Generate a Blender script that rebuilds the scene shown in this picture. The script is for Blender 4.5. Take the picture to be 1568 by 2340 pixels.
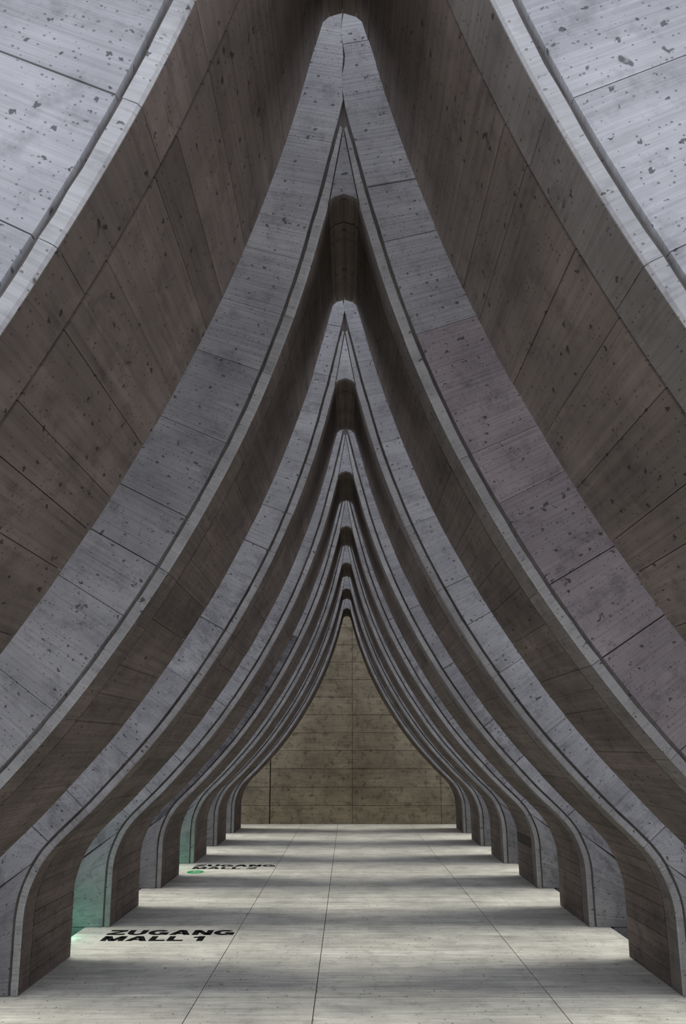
import bpy, math, random
from mathutils import Vector

# ------------------------------------------------------------------ clear
for o in list(bpy.data.objects):
    bpy.data.objects.remove(o, do_unlink=True)
scene = bpy.context.scene
COL = scene.collection

# ------------------------------------------------------------------ camera
CAM_H = 1.6
U = 0.0010645              # metres per profile unit
PITCH = 1.669              # metres between ribs
cam_data = bpy.data.cameras.new('camera')
cam = bpy.data.objects.new('camera', cam_data)
COL.objects.link(cam)
cam.location = (0, 0, CAM_H)
cam.rotation_euler = (math.pi / 2, 0, 0)
cam_data.sensor_fit = 'HORIZONTAL'
cam_data.sensor_width = 36.0
cam_data.lens = 36.0                       # 1568 px focal length on a 1568 px wide frame
cam_data.shift_x = -11.0 / 1568
cam_data.shift_y = 537.0 / 1568            # level camera with a rising front
cam_data.clip_start = 0.02
cam_data.clip_end = 200
scene.camera = cam

# ------------------------------------------------------------------ sky, light, exposure
world = bpy.data.worlds.new('sky')
scene.world = world
world.use_nodes = True
wn = world.node_tree
wn.nodes.clear()
wo = wn.nodes.new('ShaderNodeOutputWorld')
wb = wn.nodes.new('ShaderNodeBackground')
wb.inputs['Color'].default_value = (0.85, 0.885, 1.0, 1)
wb.inputs['Strength'].default_value = 2.95
wn.links.new(wb.outputs[0], wo.inputs[0])

sun_data = bpy.data.lights.new('hazy_sun', 'SUN')
sun_data.energy = 4.8
sun_data.angle = math.radians(13)
sun_data.color = (1.0, .975, .86)
sun = bpy.data.objects.new('hazy_sun', sun_data)
COL.objects.link(sun)
sun.location = (0, 4, 12)
sun.rotation_euler = (math.radians(-11.0), math.radians(-2.0), 0)   # high light coming down the leaning slots

vs = scene.view_settings
vs.view_transform = 'Standard'
vs.look = 'None'
vs.gamma = 1.0
vs.exposure = -0.85
try:
    vs.use_curve_mapping = False
except Exception:
    pass

# ------------------------------------------------------------------ helpers
def link(o):
    COL.objects.link(o)
    return o

def empty(name, loc=(0, 0, 0)):
    o = bpy.data.objects.new(name, None)
    o.location = loc
    o.empty_display_size = 0.2
    return link(o)

def tag(o, label=None, cat=None, group=None, kind=None):
    if label: o['label'] = label
    if cat: o['category'] = cat
    if group: o['group'] = group
    if kind: o['kind'] = kind
    return o

def mesh_obj(name, verts, faces, mat, parent=None, uvs=None, smooth=False):
    me = bpy.data.meshes.new(name)
    me.from_pydata([tuple(v) for v in verts], [], faces)
    if uvs is not None:
        ul = me.uv_layers.new(name='UVMap')
        buf = [0.0] * (2 * len(me.loops))
        for i, l in enumerate(me.loops):
            u = uvs[l.vertex_index]
            buf[2 * i] = u[0]; buf[2 * i + 1] = u[1]
        ul.data.foreach_set('uv', buf)
    if smooth:
        me.polygons.foreach_set('use_smooth', [True] * len(me.polygons))
    me.materials.append(mat)
    me.update()
    o = bpy.data.objects.new(name, me)
    if parent is not None:
        o.parent = parent
    return link(o)

def slab(name, grid, uvg, back, mat, parent, flip=False):
    """A sheet of quads (grid[i][j] points) with side skirts pushed back by back(i,j)."""
    n, m = len(grid), len(grid[0])
    V, F, UV = [], [], []
    idx = [[0] * m for _ in range(n)]
    for i in range(n):
        for j in range(m):
            idx[i][j] = len(V); V.append(grid[i][j]); UV.append(uvg[i][j])
    def quad(a, b, c, d):
        F.append((a, b, c, d) if not flip else (d, c, b, a))
    for i in range(n - 1):
        for j in range(m - 1):
            quad(idx[i][j], idx[i + 1][j], idx[i + 1][j + 1], idx[i][j + 1])
    loop = [(i, 0) for i in range(n)] + [(n - 1, j) for j in range(1, m)] + \
           [(i, m - 1) for i in range(n - 2, -1, -1)] + [(0, j) for j in range(m - 2, 0, -1)]
    top, bot = [], []
    for (i, j) in loop:
        p = Vector(grid[i][j]); b = Vector(back(i, j))
        top.append(len(V)); V.append(p); UV.append(uvg[i][j])
        bot.append(len(V)); V.append(p + b); UV.append((uvg[i][j][0] + .01, uvg[i][j][1] + .01))
    k = len(loop)
    for q in range(k):
        r = (q + 1) % k
        quad(top[q], bot[q], bot[r], top[r])
    return mesh_obj(name, V, F, mat, parent, UV)

def box(name, lo, hi, mat, parent=None, bevel=0.0):
    x0, y0, z0 = lo; x1, y1, z1 = hi
    c = bevel
    V, F, UV = [], [], []
    def face(pts, uv):
        b = len(V)
        V.extend(pts); UV.extend(uv); F.append(tuple(range(b, b + len(pts))))
    # six faces with own vertices so that each has clean planar UVs in metres
    face([(x0, y0, z0), (x1, y0, z0), (x1, y0, z1), (x0, y0, z1)], [(x0, z0), (x1, z0), (x1, z1), (x0, z1)])
    face([(x1, y1, z0), (x0, y1, z0), (x0, y1, z1), (x1, y1, z1)], [(x1, z0), (x0, z0), (x0, z1), (x1, z1)])
    face([(x0, y1, z0), (x0, y0, z0), (x0, y0, z1), (x0, y1, z1)], [(y1, z0), (y0, z0), (y0, z1), (y1, z1)])
    face([(x1, y0, z0), (x1, y1, z0), (x1, y1, z1), (x1, y0, z1)], [(y0, z0), (y1, z0), (y1, z1), (y0, z1)])
    face([(x0, y0, z1), (x1, y0, z1), (x1, y1, z1), (x0, y1, z1)], [(x0, y0), (x1, y0), (x1, y1), (x0, y1)])
    face([(x0, y1, z0), (x1, y1, z0), (x1, y0, z0), (x0, y0, z0)], [(x0, y1), (x1, y1), (x1, y0), (x0, y0)])
    return mesh_obj(name, V, F, mat, parent, UV)

def srgb(r, g, b):
    f = lambda c: (c / 255 / 12.92) if c / 255 <= .04045 else ((c / 255 + .055) / 1.055) ** 2.4
    return (f(r), f(g), f(b), 1)

# ------------------------------------------------------------------ materials
def concrete(name, light, dark, grain_u=70.0, grain_v=1.6, grain=.16, pits=1.0, blotch=.5, streak_u=6., streak_v=.7,
             stain=None, stain_amt=0.0, lines=1.0, mould=0.0, vary=.10, rough=.85, bump=.35):
    m = bpy.data.materials.new(name)
    m.use_nodes = True
    nt = m.node_tree; N = nt.nodes; L = nt.links
    bs = N['Principled BSDF']
    bs.inputs['Roughness'].default_value = rough
    bs.inputs['Specular IOR Level'].default_value = .25
    uv = N.new('ShaderNodeUVMap')
    oi = N.new('ShaderNodeObjectInfo')
    def mapped(sx, sy, off=0.0):
        mp = N.new('ShaderNodeMapping')
        mp.inputs['Scale'].default_value = (sx, sy, 1)
        mp.inputs['Location'].default_value = (off, off * 1.7, 0)
        L.new(uv.outputs[0], mp.inputs[0])
        return mp
    def noise(mp, detail=4., rough_=.6, scale=1.0):
        n = N.new('ShaderNodeTexNoise')
        n.noise_dimensions = '2D'
        n.inputs['Scale'].default_value = scale
        n.inputs['Detail'].default_value = detail
        n.inputs['Roughness'].default_value = rough_
        L.new(mp.outputs[0], n.inputs['Vector'])
        return n
    def ramp(src, p0, p1, c0=0., c1=1.):
        r = N.new('ShaderNodeMapRange')
        r.inputs['From Min'].default_value = p0; r.inputs['From Max'].default_value = p1
        r.inputs['To Min'].default_value = c0; r.inputs['To Max'].default_value = c1
        r.clamp = True
        L.new(src, r.inputs['Value'])
        return r
    def mix(fac, a, b, mode='MIX'):
        x = N.new('ShaderNodeMix'); x.data_type = 'RGBA'; x.blend_type = mode
        if isinstance(fac, float): x.inputs[0].default_value = fac
        else: L.new(fac, x.inputs[0])
        for k, v in ((6, a), (7, b)):
            if isinstance(v, tuple): x.inputs[k].default_value = v
            else: L.new(v, x.inputs[k])
        return x.outputs[2]
    def math_(op, a, b):
        x = N.new('ShaderNodeMath'); x.operation = op
        for k, v in ((0, a), (1, b)):
            if isinstance(v, (int, float)): x.inputs[k].default_value = v
            else: L.new(v, x.inputs[k])
        return x.outputs[0]
    # broad clouds of lighter and darker cement
    n1 = noise(mapped(2.1, 2.1), 4, .62)
    c = mix(ramp(n1.outputs[0], .30, .70).outputs[0], dark, light)
    # patchy dirt
    n2 = noise(mapped(7.5, 7.5, 3.1), 4, .7)
    dirt = ramp(n2.outputs[0], .52, .74, 0, blotch)
    c = mix(dirt.outputs[0], c, tuple(x * .52 for x in dark[:3]) + (1,))
    if mould > 0:
        nm = noise(mapped(1.1, 1.1, 51.), 2, .5)
        nf = noise(mapped(15., 10., 55.), 4, .75)
        mm = math_('MULTIPLY', ramp(nm.outputs[0], .50, .68).outputs[0], ramp(nf.outputs[0], .44, .62).outputs[0])
        c = mix(math_('MULTIPLY', mm, mould), c, tuple(x * .38 for x in dark[:3]) + (1,))
    # board grain, lines across the piece
    n3 = noise(mapped(grain_u, grain_v, 7.7), 3, .6)
    g = ramp(n3.outputs[0], .30, .70, 1 - grain, 1 + grain * .6)
    gc = N.new('ShaderNodeCombineColor')
    for k in range(3): L.new(g.outputs[0], gc.inputs[k])
    c = mix(1.0, c, gc.outputs[0], 'MULTIPLY')
    n3b = noise(mapped(streak_u, streak_v, 1.3), 3, .6)
    g2 = ramp(n3b.outputs[0], .30, .70, 1 - grain * .8, 1 + grain * .5)
    gc2 = N.new('ShaderNodeCombineColor')
    for k in range(3): L.new(g2.outputs[0], gc2.inputs[k])
    c = mix(1.0, c, gc2.outputs[0], 'MULTIPLY')
    # hair-fine dark board lines
    n4 = noise(mapped(grain_u * .32, .45, 12.), 2, .5)
    ln = ramp(math_('ABSOLUTE', math_('SUBTRACT', n4.outputs[0], .5), 0), 0.0, .012, grain * 2.0 * lines, 0)
    c = mix(ln.outputs[0], c, tuple(x * .45 for x in dark[:3]) + (1,))
    # pits: air holes of two sizes
    for sc, r0, amt, seed in ((8.5, .07, .8, 21.), (26.0, .13, .8, 40.), (70.0, .17, .6, 61.)):
        mp = mapped(sc, sc * .8, seed)
        wv = noise(mapped(sc * 3, sc * 3, seed), 1, .6) if sc < 30 else None
        vm = mp
        if wv is not None:
            vm = N.new('ShaderNodeVectorMath'); vm.operation = 'MULTIPLY_ADD'
            L.new(wv.outputs['Color'], vm.inputs[0]); vm.inputs[1].default_value = (.45, .45, 0)
            L.new(mp.outputs[0], vm.inputs[2])
        v = N.new('ShaderNodeTexVoronoi'); v.voronoi_dimensions = '2D'
        v.inputs['Scale'].default_value = 1.0
        L.new(vm.outputs[0], v.inputs['Vector'])
        sep = N.new('ShaderNodeSeparateColor'); L.new(v.outputs['Color'], sep.inputs[0])
        rad = math_('MULTIPLY', ramp(sep.outputs[0], 1 - .42 * pits, 1.0).outputs[0], r0 * 1.5)
        d = math_('SUBTRACT', rad, v.outputs['Distance'])
        pm = ramp(d, 0.0, .05, 0, amt)
        c = mix(pm.outputs[0], c, tuple(x * .16 for x in dark[:3]) + (1,))
    if stain is not None:
        n5 = noise(mapped(1.6, 1.6, 33.), 4, .6)
        c = mix(ramp(n5.outputs[0], .48, .72, 0, stain_amt).outputs[0], c, stain)
    # each cast piece its own shade
    rv = ramp(oi.outputs['Random'], 0, 1, 1 - vary, 1 + vary)
    rc = N.new('ShaderNodeCombineColor')
    for k in range(3): L.new(rv.outputs[0], rc.inputs[k])
    c = mix(1.0, c, rc.outputs[0], 'MULTIPLY')
    L.new(c, bs.inputs['Base Color'])
    bp = N.new('ShaderNodeBump')
    bp.inputs['Strength'].default_value = bump
    bp.inputs['Distance'].default_value = .006
    L.new(n3.outputs[0], bp.inputs['Height'])
    L.new(bp.outputs[0], bs.inputs['Normal'])
    return m

def plain(name, col, rough=.7, emit=None, strength=0):
    m = bpy.data.materials.new(name)
    m.use_nodes = True
    nt = m.node_tree; N = nt.nodes
    bs = N['Principled BSDF']
    n = N.new('ShaderNodeTexNoise'); n.inputs['Scale'].default_value = 35
    n.inputs['Detail'].default_value = 4
    r = N.new('ShaderNodeMix'); r.data_type = 'RGBA'
    r.inputs[6].default_value = col
    r.inputs[7].default_value = tuple(x * .8 for x in col[:3]) + (1,)
    nt.links.new(n.outputs[0], r.inputs[0])
    nt.links.new(r.outputs[2], bs.inputs['Base Color'])
    bs.inputs['Roughness'].default_value = rough
    bs.inputs['Specular IOR Level'].default_value = .5 if rough < .6 else .12
    if emit:
        bs.inputs['Emission Color'].default_value = emit
        bs.inputs['Emission Strength'].default_value = strength
    return m

M_FACE = concrete('board_marked_concrete', (.48, .48, .495, 1), (.345, .345, .365, 1), grain=.13, pits=.95, blotch=.55, mould=.42, lines=.9)
M_FACEMOULD = concrete('soot_stained_concrete', (.27, .27, .285, 1), (.15, .15, .16, 1), grain=.3, pits=.9, blotch=.9, streak_u=14., streak_v=1.5)
M_FACE_REDSPILL = concrete('red_spill_board_marked_concrete', (.425, .375, .39, 1), (.31, .27, .28, 1), grain=.13, pits=.95, blotch=.6)  # red light spilling on one flank, put into the concrete colour
M_STRIP = concrete('edge_strip_concrete', (.50, .50, .50, 1), (.36, .355, .36, 1), grain=.12, pits=.55, blotch=.45)
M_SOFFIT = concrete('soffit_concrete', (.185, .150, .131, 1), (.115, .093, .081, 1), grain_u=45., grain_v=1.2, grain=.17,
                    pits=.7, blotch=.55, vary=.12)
M_SOFFEDGE_LIT = concrete('lit_soffit_edge_concrete', (.22, .196, .178, 1), (.15, .134, .122, 1), grain=.14, pits=.6, blotch=.5)  # right-hand strips only: their brighter lighting is put into the colour
M_DARKPATCH = concrete('dark_repair_concrete', (.075, .07, .065, 1), (.05, .047, .044, 1))
M_BODY = concrete('core_concrete', (.27, .25, .235, 1), (.17, .155, .145, 1), pits=.3)
M_FLOOR = concrete('floor_concrete', (.585, .575, .52, 1), (.44, .433, .395, 1), grain_u=2.2, grain_v=34., grain=.2,
                   streak_u=.6, streak_v=7., pits=.42, blotch=.42, lines=0., vary=.03, rough=.72, bump=.12)
M_WALL = concrete('end_wall_concrete', (.62, .54, .395, 1), (.41, .36, .26, 1), grain_u=1.4, grain_v=46., grain=.16,
                  streak_u=.7, streak_v=6., lines=0., pits=.95, blotch=.85, vary=.07)
M_JOINT = plain('joint_mortar', (.09, .08, .07, 1), .95)
M_LETTER = plain('black_floor_paint', (.006, .006, .007, 1), .95)
M_GREEN = plain('green_vinyl', (.02, .27, .08, 1), .8)
M_WHITE = plain('white_print', (.62, .70, .63, 1), .5)
M_LAMPBODY = plain('dark_lamp_housing', (.05, .055, .05, 1), .5)
M_LED = plain('green_led_lens', (.05, .6, .25, 1), .3, emit=(.02, 1.0, .42, 1), strength=30)

# ------------------------------------------------------------------ rib profile (half, in units, from the pillar foot up)
PROF = [(-1503, 2004), (-1300, 2002), (-1150, 2000), (-1040, 1998), (-970, 1991), (-900, 1975), (-830, 1951), (-760, 1921), (-690, 1880),
        (-600, 1806), (-500, 1706), (-400, 1606), (-200, 1425), (0, 1254), (200, 1100), (400, 962), (600, 834),
        (800, 716), (1000, 609), (1200, 510), (1400, 420), (1600, 340), (1800, 268), (2000, 203), (2200, 146),
        (2400, 95), (2499, 68)]
Z_CORNER, Z_TOP = 2499, 2537
LEAN = .39 * PITCH / (4028 * U)            # run in y per metre of height

def _tangents(P):
    n = len(P); d = [(P[i + 1][1] - P[i][1]) / (P[i + 1][0] - P[i][0]) for i in range(n - 1)]
    t = [d[0]] + [0 if d[i - 1] * d[i] <= 0 else 2 * d[i - 1] * d[i] / (d[i - 1] + d[i]) for i in range(1, n - 1)] + [d[-1]]
    return t
_T = _tangents(PROF)
def prof(z):
    """half width and slope dX/dZ at height z (units)"""
    P = PROF
    z = max(P[0][0], min(P[-1][0], z))
    for i in range(len(P) - 1):
        if z <= P[i + 1][0]:
            break
    h = P[i + 1][0] - P[i][0]; t = (z - P[i][0]) / h
    a, b = P[i][1], P[i + 1][1]; ta, tb = _T[i] * h, _T[i + 1] * h
    x = (2*t**3-3*t*t+1)*a + (t**3-2*t*t+t)*ta + (-2*t**3+3*t*t)*b + (t**3-t*t)*tb
    dx = ((6*t*t-6*t)*a + (3*t*t-4*t+1)*ta + (-6*t*t+6*t)*b + (3*t*t-2*t)*tb) / h
    return x, dx

# dense centre polyline of the opening edge with arc length (metres)
ZS = []
z = -1503
while z < Z_CORNER:
    ZS.append(z)
    z += 26 if z < -420 else 50
ZS.append(Z_CORNER)
EDGE = []
s_acc = 0
for i, z in enumerate(ZS):
    x, dx = prof(z)
    if i:
        s_acc += math.hypot(x - EDGE[-1][0], z - EDGE[-1][1]) * U
    nl = math.hypot(1, dx)
    EDGE.append((x, z, 1 / nl, -dx / nl, s_acc))   # point, outward normal (x,z), s
S_CORNER = s_acc

def edge_at(s):
    if s <= 0: return EDGE[0]
    if s >= S_CORNER: return EDGE[-1]
    lo, hi = 0, len(EDGE) - 1
    while hi - lo > 1:
        m = (lo + hi) // 2
        if EDGE[m][4] <= s: lo = m
        else: hi = m
    a, b = EDGE[lo], EDGE[hi]; t = (s - a[4]) / (b[4] - a[4])
    v = [a[k] + (b[k] - a[k]) * t for k in range(5)]
    n = math.hypot(v[2], v[3]); v[2] /= n; v[3] /= n
    return v

def s_of_z(z):
    for a, b in zip(EDGE, EDGE[1:]):
        if z <= b[1]:
            t = (z - a[1]) / (b[1] - a[1]); return a[4] + t * (b[4] - a[4])
    return S_CORNER

STRIP = 43.0      # width of the edge strip on the front face (units)
GROOVE = 17.0     # width of the groove beside it
Z_MEET_IN, Z_MEET_OUT, Z_CROWN = 2903., 3060., 3900.

def lerp_tab(tab, z):
    if z <= tab[0][0]: return tab[0][1]
    for a, b in zip(tab, tab[1:]):
        if z <= b[0]:
            t = (z - a[0]) / (b[0] - a[0]); return a[1] + t * (b[1] - a[1])
    return tab[-1][1]
LEN_TAB = [(-1503, 800), (-1100, 860), (-754, 1050), (-600, 800), (0, 850), (1000, 930), (2400, 1174), (3900, 1174)]
def ray_angle(z):
    if z < -600:
        return lerp_tab([(-1503, 0), (-1100, -24), (-754, -38), (-640, 40), (-600, 44)], z)
    if z >= 2400: return 11.
    x, dx = prof(z)
    return math.degrees(math.atan(-dx))

def path_out(off):
    """path parallel to the edge at distance off, carried straight up until it meets the centre line"""
    pts = []
    for x, z, nx, nz, s in EDGE:
        pts.append((x + nx * off, z + nz * off, z, s))
    return pts

def face_path(off, zmeet):
    pts = path_out(off)
    x0, z0, zz, s0 = pts[-1]
    n = 10
    for i in range(1, n + 1):
        t = i / n
        zc = z0 + (zmeet - z0) * t
        pts.append((x0 * (1 - t), zc, zc, s0 + (zmeet - z0) * t * U))
    if zmeet == Z_MEET_OUT:
        m = 12
        for i in range(1, m + 1):
            zc = zmeet + (Z_CROWN - zmeet) * i / m
            pts.append((0., zc, zc, pts[-1][3] + (Z_CROWN - zmeet) / m * U))
    return pts
FACE_IN = face_path(STRIP + GROOVE, Z_MEET_OUT)
STRIP_OUT = face_path(STRIP, Z_MEET_OUT - 70)
STRIP_IN = face_path(0, Z_MEET_IN)
S_FACE_END = FACE_IN[-1][3]

def along(path, s):
    if s <= path[0][3]: return path[0]
    for a, b in zip(path, path[1:]):
        if s <= b[3]:
            t = (s - a[3]) / (b[3] - a[3]) if b[3] > a[3] else 0
            return tuple(a[k] + (b[k] - a[k]) * t for k in range(4))
    return path[-1]

def world_pt(side, x, z, dep):
    """units -> rib-local metres. dep: metres behind the leaning front face."""
    cx = -18 * (z - 300) / 2200
    zz = z * U + CAM_H
    return ((side * x + cx) * U, LEAN * zz + dep, zz)

def depth_at(z):
    fr = max(0, min(1, (z + 1503) / 4028))
    return (.503 - .038 * fr) * PITCH

SOFF_STRIP = .160     # width of soffit edge strip
SOFF_GROOVE = .010
BACKSET = .016        # joints are this deep

def s_samples(s0, s1, step=.07):
    n = max(1, int(math.ceil((s1 - s0) / step)))
    return [s0 + (s1 - s0) * i / n for i in range(n + 1)]

def build_rib(index, y_base, label, dark_board=False, plain_name=None):
    rnd = random.Random(100 + index)
    if plain_name:
        root = tag(empty(plain_name, (0, y_base, 0)), label, kind='structure')
    else:
        root = empty('concrete_rib', (0, y_base, 0))
        tag(root, label, 'rib', 'leaning concrete ribs along the passage')
    uo = index * 13.37
    reach = 1.7 if index == 0 else 1.0        # the nearest rib is seen out to its flanks
    # ---- body: the solid behind the joints
    sec = []
    for x, z, nx, nz, s in EDGE:
        o = BACKSET / U
        a = math.radians(ray_angle(z)); Lz = lerp_tab(LEN_TAB, z) * (reach if z > -500 else 1)
        bx, bz = x + nx * 58, z + nz * 58
        sec.append(((x + nx * o, z + nz * o), (bx + math.cos(a) * Lz, bz + math.sin(a) * Lz)))
    for xx, zz in ((45 + 10, 2520 + 12), (-1, Z_TOP + 13), (-1, 2800), (-1, Z_CROWN)):
        a = math.radians(11); Lz = 1174 * reach
        zr = max(zz, Z_CORNER)
        ex = 110 * max(0, 1 - (zr - 2499) / 560)
        sec.append(((xx, zz), (ex + math.cos(a) * Lz, zr + math.sin(a) * Lz)))
    V, F, UV = [], [], []
    for side in (1, -1):
        b0 = len(V)
        for (p, q) in sec:
            for (pt, dp) in ((p, 0), (q, 0), (q, 1), (p, 1)):
                zc = pt[1]
                V.append(world_pt(side, pt[0], zc, BACKSET if dp == 0 else depth_at(zc)))
                UV.append((pt[0] * U + uo, pt[1] * U))
        n = len(sec)
        for i in range(n - 1):
            for k in range(4):
                k2 = (k + 1) % 4
                f = (b0 + 4*i + k, b0 + 4*i + k2, b0 + 4*(i+1) + k2, b0 + 4*(i+1) + k)
                F.append(f if side == -1 else f[::-1])
        f = (b0, b0 + 3, b0 + 2, b0 + 1); F.append(f if side == -1 else f[::-1])
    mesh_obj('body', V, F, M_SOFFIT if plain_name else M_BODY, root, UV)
    if plain_name:
        return root

    # ---- joints along the rib, shared by panels and strips
    s_bend0 = s_of_z(-754); s_bend1 = s_of_z(-625)
    for side in (1, -1):
        cuts = [0.0, s_bend0, s_bend1]
        s = s_bend1
        while s < S_FACE_END - .35:
            s += rnd.choice((.27, .31, .40, .44, .52, .66))
            cuts.append(s)
        if S_FACE_END - cuts[-1] < .2: cuts.pop()
        cuts.append(S_FACE_END)
        gap = .0016
        # front panels
        for a, b in zip(cuts, cuts[1:]):
            big = rnd.random() < .3 or b < s_bend1 + .01
            g = gap * (2.0 if big else .8)
            proud = rnd.uniform(-.002, .002)
            ss = s_samples(a + g, b - (g if b < S_FACE_END else 0))
            nv = 5
            grid, uvg = [], []
            for s in ss:
                x, z, zr, _ = along(FACE_IN, s)
                if z > Z_MEET_OUT - 5:      # jagged seam where the two halves meet
                    jag = 9 * math.sin(z * .021 + index) + 5 * math.sin(z * .083 + 2 * index)
                    x = 1.6 + side * jag
                an = math.radians(ray_angle(zr)); Lz = lerp_tab(LEN_TAB, zr) * (reach if zr > -500 else 1)
                row, ur = [], []
                for j in range(nv):
                    t = (j / (nv - 1)) ** 1.5
                    row.append(world_pt(side, x + math.cos(an) * Lz * t, z + math.sin(an) * Lz * t, proud))
                    ur.append((s + uo, side * (2 + Lz * t * U) + index))
                grid.append(row); uvg.append(ur)
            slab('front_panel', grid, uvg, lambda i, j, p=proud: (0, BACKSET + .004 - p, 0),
                 M_FACE_REDSPILL if (index == 1 and side == 1 and b < 4.6) else
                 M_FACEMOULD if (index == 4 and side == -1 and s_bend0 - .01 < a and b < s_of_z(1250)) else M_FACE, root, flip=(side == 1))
        # edge strip on the front, in lengths
        s_meet = STRIP_IN[-1][3]
        sc = [c for c in cuts if c < s_meet - .12] + [s_meet]
        sc = [sc[0]] + [c for k, c in enumerate(sc[1:-1]) if rnd.random() < .75 or k < 2] + [sc[-1]]
        for a, b in zip(sc, sc[1:]):
            ss = s_samples(a + .0012, b - .0012)
            proud = rnd.uniform(-.001, .0025)
            grid, uvg = [], []
            for s in ss:
                p0 = along(STRIP_IN, s); p1 = along(STRIP_OUT, s)
                x0, z0, x1, z1 = p0[0] + .8, p0[1], p1[0], p1[1]
                chip = rnd.uniform(-2.2, 2.2)
                row = [world_pt(side, x0 + 7, z0 + 3, proud), world_pt(side, (x0 + x1) / 2, (z0 + z1) / 2, proud),
                       world_pt(side, max(x1 + chip, x0 + 8), z1, proud)]
                if z0 < Z_CORNER - 1:      # small arris bevel towards the soffit
                    row = [world_pt(side, x0, z0, proud + .008)] + row
                else:
                    row = [world_pt(side, x0 + 3, z0, proud + .001)] + row
                grid.append(row)
                uvg.append([(s + uo + 5, side * 3 + j * .015) for j in range(4)])
            slab('edge_strip', grid, uvg, lambda i, j: (0, BACKSET + .003, 0), M_STRIP, root, flip=(side == 1))
        # soffit: edge strip lengths and boards behind the groove
        sb = [c for c in cuts if c < S_CORNER - .15] + [S_CORNER]
        for a, b in zip(sb, sb[1:]):
            ss = s_samples(a + .001, b - .001)
            grid, uvg, bk = [], [], []
            for s in ss:
                x, z, nx, nz, _ = edge_at(s)
                row, ur = [], []
                for dd in (.0085, .08, SOFF_STRIP):
                    row.append(world_pt(side, x, z, dd)); ur.append((s + uo + 3, side * 5 + dd))
                grid.append(row); uvg.append(ur); bk.append((side * nx * BACKSET, 0, nz * BACKSET))
            slab('soffit_edge_strip', grid, uvg, lambda i, j, bk=bk: bk[i], M_SOFFEDGE_LIT if side == 1 else M_SOFFIT, root, flip=(side == -1))
        s = 0.0
        bd = [0.0]
        while s < S_CORNER:
            if s < 1.1: s += rnd.uniform(.085, .115)
            else: s += rnd.choice((.11, .13, .16, .21, .26))
            bd.append(min(s, S_CORNER))
        if bd[-1] - bd[-2] < .05: bd.pop(-2)
        for a, b in zip(bd, bd[1:]):
            g = .0018 if a < 1.3 else .0011
            ss = s_samples(a + g, b - g, .055)
            lift = rnd.uniform(-.0015, .0015)
            grid, uvg, bk = [], [], []
            for s_ in ss:
                x, z, nx, nz, _ = edge_at(s_)
                D = depth_at(z)
                row, ur = [], []
                for t in (0, .33, .66, 1):
                    dd = SOFF_STRIP + SOFF_GROOVE + (D - SOFF_STRIP - SOFF_GROOVE + .002) * t
                    row.append(world_pt(side, x + nx * lift / U, z + nz * lift / U, dd)); ur.append((s_ + uo + 9, side * 7 + dd))
                grid.append(row); uvg.append(ur); bk.append((side * nx * BACKSET, 0, nz * BACKSET))
            zm = (edge_at((a + b) / 2)[1]) * U + CAM_H
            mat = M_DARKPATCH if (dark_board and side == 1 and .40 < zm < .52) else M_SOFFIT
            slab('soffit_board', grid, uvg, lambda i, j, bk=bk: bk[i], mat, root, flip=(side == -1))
        # facets of the rounded crown of the opening
        cap = [(68, 2499), (46, 2521), (0.4, Z_TOP)]
        for (xa, za), (xb, zb) in zip(cap, cap[1:]):
            for d0, d1 in ((0.0, SOFF_STRIP), (SOFF_STRIP + SOFF_GROOVE, depth_at(2500) + .002)):
                grid, uvg = [], []
                for t in (0.01, .99):
                    xx, zz = xa + (xb - xa) * t, za + (zb - za) * t
                    grid.append([world_pt(side, xx, zz, d0), world_pt(side, xx, zz, d1)])
                    uvg.append([(t * .05 + uo, d0), (t * .05 + uo, d1)])
                slab('crown_board', grid, uvg, lambda i, j: (0, 0, .012), M_SOFFIT, root, flip=(side == -1))
        # foot of the rib running down past the edge of the floor
        fx0, fx1 = 2.345, 2.96
        g0 = [[(side * xx + .016, LEAN * zz + .004, zz) for xx in (fx0, 2.6, fx1)] for zz in (-.62, -.3, -.003)]
        slab('footing', g0, [[(p[2] + uo, p[0]) for p in r] for r in g0],
             lambda i, j: (0, .80, 0), M_FACE, root, flip=(side == -1))
    # ---- triangle that closes the front above the opening
    tri_v, tri_f, tri_uv = [], [], []
    ring = [(-66, 2499 + 4), (-46, 2521 + 2), (0, Z_TOP + 1), (46, 2521 + 2), (66, 2499 + 4), (0, Z_MEET_IN - 14)]
    for dp in (.0015, .019):
        for x, z in ring:
            k = 1 - max(0, (z - 2499)) / (Z_MEET_IN - 2499)
            tri_v.append(world_pt(1, x, z, dp)); tri_uv.append((z * U + uo, x * U + 4))
    n = len(ring)
    tri_f.append((0, 1, 2, 5)); tri_f.append((5, 2, 3, 4))
    for q in range(n):
        r = (q + 1) % n
        tri_f.append((q, q + n, r + n, r))
    mesh_obj('apex_infill', tri_v, tri_f, M_FACE, root, tri_uv)
    return root

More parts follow.
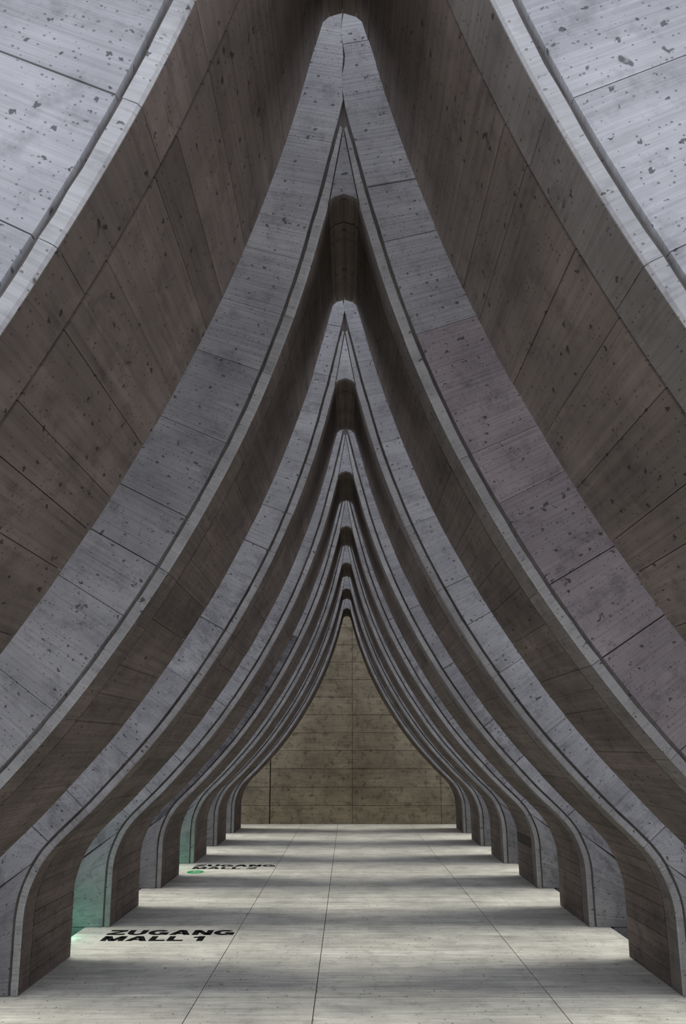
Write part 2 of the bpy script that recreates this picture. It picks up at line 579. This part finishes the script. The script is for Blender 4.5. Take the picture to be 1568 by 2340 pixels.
# ------------------------------------------------------------------ the setting: floor, walls
FLOOR_HALF = 2190 * U
Y_WALL = 8.54 * PITCH
RIB_D = [.655, 1.625, 2.632, 3.65, 4.65, 5.645, 6.63, 7.63]
floor = tag(empty('floor'), 'pale concrete slab floor running between the ribs', kind='structure')
xs = [-FLOOR_HALF, -900 * U, -195 * U, 1220 * U, FLOOR_HALF]
ys = [-3.4, -1.7]
for d in RIB_D:
    ys += [d * PITCH - .012, (d + .112) * PITCH]
ys.append(Y_WALL - .002)
for j in range(len(ys) - 1):
    for i in range(len(xs) - 1):
        g = .0030
        x0, x1, y0, y1 = xs[i] + g, xs[i + 1] - g, ys[j] + g * .5, ys[j + 1] - g * .5
        if i == 0: x0 -= g
        if i == len(xs) - 2: x1 += g
        nx_, ny_ = 5, 4
        grid = [[(x0 + (x1 - x0) * a / nx_, y0 + (y1 - y0) * b / ny_, 0) for b in range(ny_ + 1)] for a in range(nx_ + 1)]
        uvg = [[(p[0], p[1]) for p in r] for r in grid]
        slab('floor_slab', grid, uvg, lambda i_, j_: (0, 0, -.03), M_FLOOR, floor)
box('screed_bed', (-FLOOR_HALF, -3.4, -.30), (FLOOR_HALF, Y_WALL - .002, -.012), M_JOINT, floor)
tb = box('trench_floor', (-9, -6, -.80), (9, Y_WALL + 3, -.62), M_BODY)
tag(tb, 'dark ground below the edges of the slab floor', kind='structure')
for nm, sx in (('wall_left', -1), ('wall_right', 1)):
    w = box(nm, (min(sx * 3.14, sx * 3.34), -3.4, -.62), (max(sx * 3.14, sx * 3.34), Y_WALL + .3, 1.3), M_FACE)
    tag(w, 'low concrete side wall behind the rib pillars', kind='structure')

wall = tag(empty('wall_back', (0, Y_WALL, 0)), 'olive brown board-marked concrete wall closing the end of the passage', kind='structure')
wc = [[(x_, LEAN * z_ + .02, z_) for z_ in (-.62, 5.9)] for x_ in (-3.1, 3.1)]
slab('wall_core', wc, [[(p[0], p[2]) for p in r] for r in wc], lambda a, b: (0, .25, 0), M_JOINT, wall)
wx = [-3.1, -1529 * U, 90 * U, 1832 * U, 3.1]
rw = random.Random(5)
row_h = .381
z = 0.0
k = 0
while z < 5.8:
    z1 = min(z + row_h, 5.9)
    for i in range(4):
        gx0 = .012 if i == 1 else .004
        gx1 = .012 if i == 0 else .004
        x0, x1 = wx[i] + gx0, wx[i + 1] - gx1
        pr = rw.uniform(-.0015, .0015)
        grid = [[(x0, pr + LEAN * z, z + .0035), (x0, pr + LEAN * z1, z1 - .0035)], [((x0 + x1) / 2, pr + LEAN * z, z + .0035), ((x0 + x1) / 2, pr + LEAN * z1, z1 - .0035)],
                [(x1, pr + LEAN * z, z + .0035), (x1, pr + LEAN * z1, z1 - .0035)]]
        uvg = [[(p[0], p[2]) for p in r] for r in grid]
        slab('wall_panel', grid, uvg, lambda a, b: (0, .024, 0), M_WALL, wall)
    z = z1

# ------------------------------------------------------------------ ribs
LABELS = ['nearest concrete rib, brightly lit front in the two upper corners of the picture',
          'concrete rib second from the camera, its cracked pointed front filling the top middle',
          'third concrete rib from the camera, first one whose pillars reach the floor in view',
          'fourth concrete rib, behind the nearer MALL 1 floor lettering',
          'fifth concrete rib from the camera with a dark band across its right pillar',
          'sixth concrete rib, behind the farther MALL 2 floor lettering',
          'second-to-last concrete rib before the olive end wall',
          'last and smallest-looking concrete rib, directly in front of the end wall']
w = box('wall_light_block', (-3.34, -3.7, -.62), (3.34, -3.4, 5.9), M_FACE)  # added out of view to hold back light entering from the front
tag(w, 'unseen wall added behind the camera to cut the light from the front', kind='structure')
for k, d in enumerate(RIB_D):
    build_rib(k, d * PITCH, LABELS[k], dark_board=(k == 4))

# ------------------------------------------------------------------ floor lettering
def arc(cx, cy, rx, ry, a0, a1, n):
    return [(cx + rx * math.cos(math.radians(a0 + (a1 - a0) * i / n)), cy + ry * math.sin(math.radians(a0 + (a1 - a0) * i / n))) for i in range(n + 1)]
def ringpoly(cx, cy, rx, ry, tx, ty, a0, a1, n=14):
    o = arc(cx, cy, rx, ry, a0, a1, n); i = arc(cx, cy, rx - tx, ry - ty, a0, a1, n)
    return [[o[k], o[k + 1], i[k + 1], i[k]] for k in range(n)]
def glyph(ch):
    """polygons in a unit-high box, width w (wide bold grotesque)"""
    t, h = .37, .26
    if ch == 'Z': return 1.08, [[(.03, 1), (1.05, 1), (1.05, 1 - h), (.03, 1 - h)], [(0, 0), (1.08, 0), (1.08, h), (0, h)],
                                [(.66, 1 - h), (1.05, 1 - h), (.42, h), (0, h)]]
    if ch == 'U': return 1.14, [[(0, .42), (t, .42), (t, 1), (0, 1)], [(1.14 - t, .42), (1.14, .42), (1.14, 1), (1.14 - t, 1)]] + \
                                ringpoly(.57, .42, .57, .44, t, .25, 180, 360)
    if ch == 'G': return 1.24, ringpoly(.62, .5, .62, .52, t, .26, 38, 330, 22) + [[(.66, .55), (1.24, .55), (1.24, .36), (.66, .36)],
                                [(1.0, .02), (1.24, .02), (1.24, .40), (1.0, .40)]]
    if ch == 'A': return 1.28, [[(0, 0), (.40, 0), (.70, .78), (.84, 1), (.43, 1)], [(1.28, 0), (.88, 0), (.58, .78), (.44, 1), (.85, 1)],
                                [(.30, .20), (.98, .20), (.90, .39), (.38, .39)]]
    if ch == 'N': return 1.16, [[(0, 0), (t, 0), (t, 1), (0, 1)], [(1.16 - t, 0), (1.16, 0), (1.16, 1), (1.16 - t, 1)],
                                [(0, 1), (.40, 1), (1.16, 0), (.76, 0)]]
    if ch == 'M': return 1.36, [[(0, 0), (.33, 0), (.33, 1), (0, 1)], [(1.03, 0), (1.36, 0), (1.36, 1), (1.03, 1)],
                                [(.02, 1), (.42, 1), (.86, 0), (.50, 0)], [(1.34, 1), (.94, 1), (.50, 0), (.86, 0)]]
    if ch == 'L': return .96, [[(0, 0), (t, 0), (t, 1), (0, 1)], [(t, 0), (.96, 0), (.96, .26), (t, .26)]]
    if ch == '1': return .66, [[(.28, 0), (.66, 0), (.66, 1), (.28, 1)], [(0, .64), (.28, .66), (.42, 1), (.28, .92), (.0, .86)]]
    if ch == '2': return 1.02, ringpoly(.51, .68, .49, .33, .28, .18, -20, 170, 12) + [[(0, 0), (1.02, 0), (1.02, .22), (0, .22)],
                                [(.98, .58), (.70, .62), (.02, .20), (.46, .20)]]
    return .5, []

def text_line(parent, text, x0, y0, width, height, zoff):
    items = []; w = 0; sp = .10
    for ch in text:
        if ch == ' ':
            w += .42; continue
        gw, polys = glyph(ch); items.append((ch, w, polys)); w += gw + sp
    w -= sp
    sx = width / w
    for ch, off, polys in items:
        V, F = [], []
        for p in polys:
            area = sum(p[i][0] * p[(i + 1) % len(p)][1] - p[(i + 1) % len(p)][0] * p[i][1] for i in range(len(p)))
            if area < 0: p = p[::-1]
            b = len(V); n = len(p)
            for zz in (zoff, 0.0002):
                V += [(x0 + (off + q[0]) * sx, y0 + q[1] * height, zz) for q in p]
            F.append(tuple(range(b, b + n)))
            for q in range(n):
                r = (q + 1) % n
                F.append((b + r, b + q, b + q + n, b + r + n))
        mesh_obj('letter', V, F, M_LETTER, parent)

for dz, num, lab in ((0, '1', 'black floor lettering ZUGANG MALL 1 beside the nearer left pillars'),
                     (2.0, '2', 'black floor lettering ZUGANG MALL 2 farther down on the left')):
    base = (3.39 + dz) * PITCH
    t = tag(empty('floor_lettering', (-1935 * U, base, 0)), lab, 'lettering', 'access lettering on the floor')
    text_line(t, 'ZUGANG', 0, .110 * PITCH, 1017 * U, .0895 * PITCH, .0012)
    text_line(t, 'MALL ' + num, .012, 0, 795 * U, .0855 * PITCH, .0012)

# round green floor sticker
st = tag(empty('floor_sticker', (-1833 * U, 5.262 * PITCH, 0)), 'round green sticker with white print under the MALL 2 lettering', 'sticker')
def disc(name, r, z0, z1, mat, parent, n=40):
    V = [(r * math.cos(2 * math.pi * i / n), r * math.sin(2 * math.pi * i / n), z1) for i in range(n)]
    V += [(v[0], v[1], z0) for v in V[:n]]
    F = [tuple(range(n))] + [((i + 1) % n, i, i + n, (i + 1) % n + n) for i in range(n)]
    return mesh_obj(name, V, F, mat, parent)
disc('disc', .108, .0002, .0012, M_GREEN, st)
def bar(p, q, w):
    dx, dy = q[0] - p[0], q[1] - p[1]; l = math.hypot(dx, dy); nx_, ny_ = -dy / l * w / 2, dx / l * w / 2
    return [(p[0] - nx_, p[1] - ny_), (q[0] - nx_, q[1] - ny_), (q[0] + nx_, q[1] + ny_), (p[0] + nx_, p[1] + ny_)]
PRINT = [[bar((-.022, .045), (-.022, -.030), .011)] + ringpoly(-.036, -.030, .021, .022, .013, .012, 180, 360, 8),     # J
         ringpoly(.004, -.012, .021, .034, .012, .012, 0, 360, 18),                                                     # o
         [bar((.034, .022), (.050, -.022), .013), bar((.070, .030), (.040, -.052), .013)]]                              # y
for polys in PRINT:
    V, F = [], []
    for p in polys:
        area = sum(p[i][0] * p[(i + 1) % 4][1] - p[(i + 1) % 4][0] * p[i][1] for i in range(4))
        if area < 0: p = p[::-1]
        b = len(V)
        V += [(q[0] * .85, q[1] * .8, .0020) for q in p] + [(q[0] * .85, q[1] * .8, .0010) for q in p]
        F.append((b, b + 1, b + 2, b + 3))
        for q in range(4):
            r = (q + 1) % 4
            F.append((b + r, b + q, b + q + 4, b + r + 4))
    mesh_obj('printed_letter', V, F, M_WHITE, st)

# small green marker lamps at the floor edge (with their own light)
def marker_lamp(y, lab):
    r = tag(empty('green_marker_lamp', (-2.385, y, -.02)), lab, 'lamp', 'green lamps beside the floor edge')
    n = 20
    V, F = [], []
    prof_ = [(.046, -.60), (.046, .0), (.040, .012), (.034, .012)]
    for (rr, zz) in prof_:
        for i in range(n):
            a = 2 * math.pi * i / n
            V.append((rr * math.cos(a), rr * math.sin(a), zz))
    for k in range(len(prof_) - 1):
        for i in range(n):
            j = (i + 1) % n
            F.append((k * n + i, k * n + j, (k + 1) * n + j, (k + 1) * n + i))
    mesh_obj('housing', V, F, M_LAMPBODY, r, smooth=False)
    V, F = [], []
    for k in range(6):
        ph = k / 5 * math.pi / 2
        for i in range(n):
            a = 2 * math.pi * i / n
            V.append((.033 * math.cos(ph) * math.cos(a), .033 * math.cos(ph) * math.sin(a), .012 + .03 * math.sin(ph)))
    for k in range(5):
        for i in range(n):
            j = (i + 1) % n
            F.append((k * n + i, k * n + j, (k + 1) * n + j, (k + 1) * n + i))
    mesh_obj('lens', V, F, M_LED, r, smooth=True)
    ld = bpy.data.lights.new('green_glow', 'POINT')
    ld.color = (.18, 1.0, .62); ld.energy = 1.7; ld.shadow_soft_size = .04
    lo = bpy.data.objects.new('green_glow', ld)
    lo.location = (0, 0, .10); lo.parent = r
    link(lo)
marker_lamp(3.43 * PITCH, 'green marker lamp glowing below the nearer lettering, by the third rib')
marker_lamp(5.42 * PITCH, 'farther green marker lamp, hidden behind the fifth left pillar')
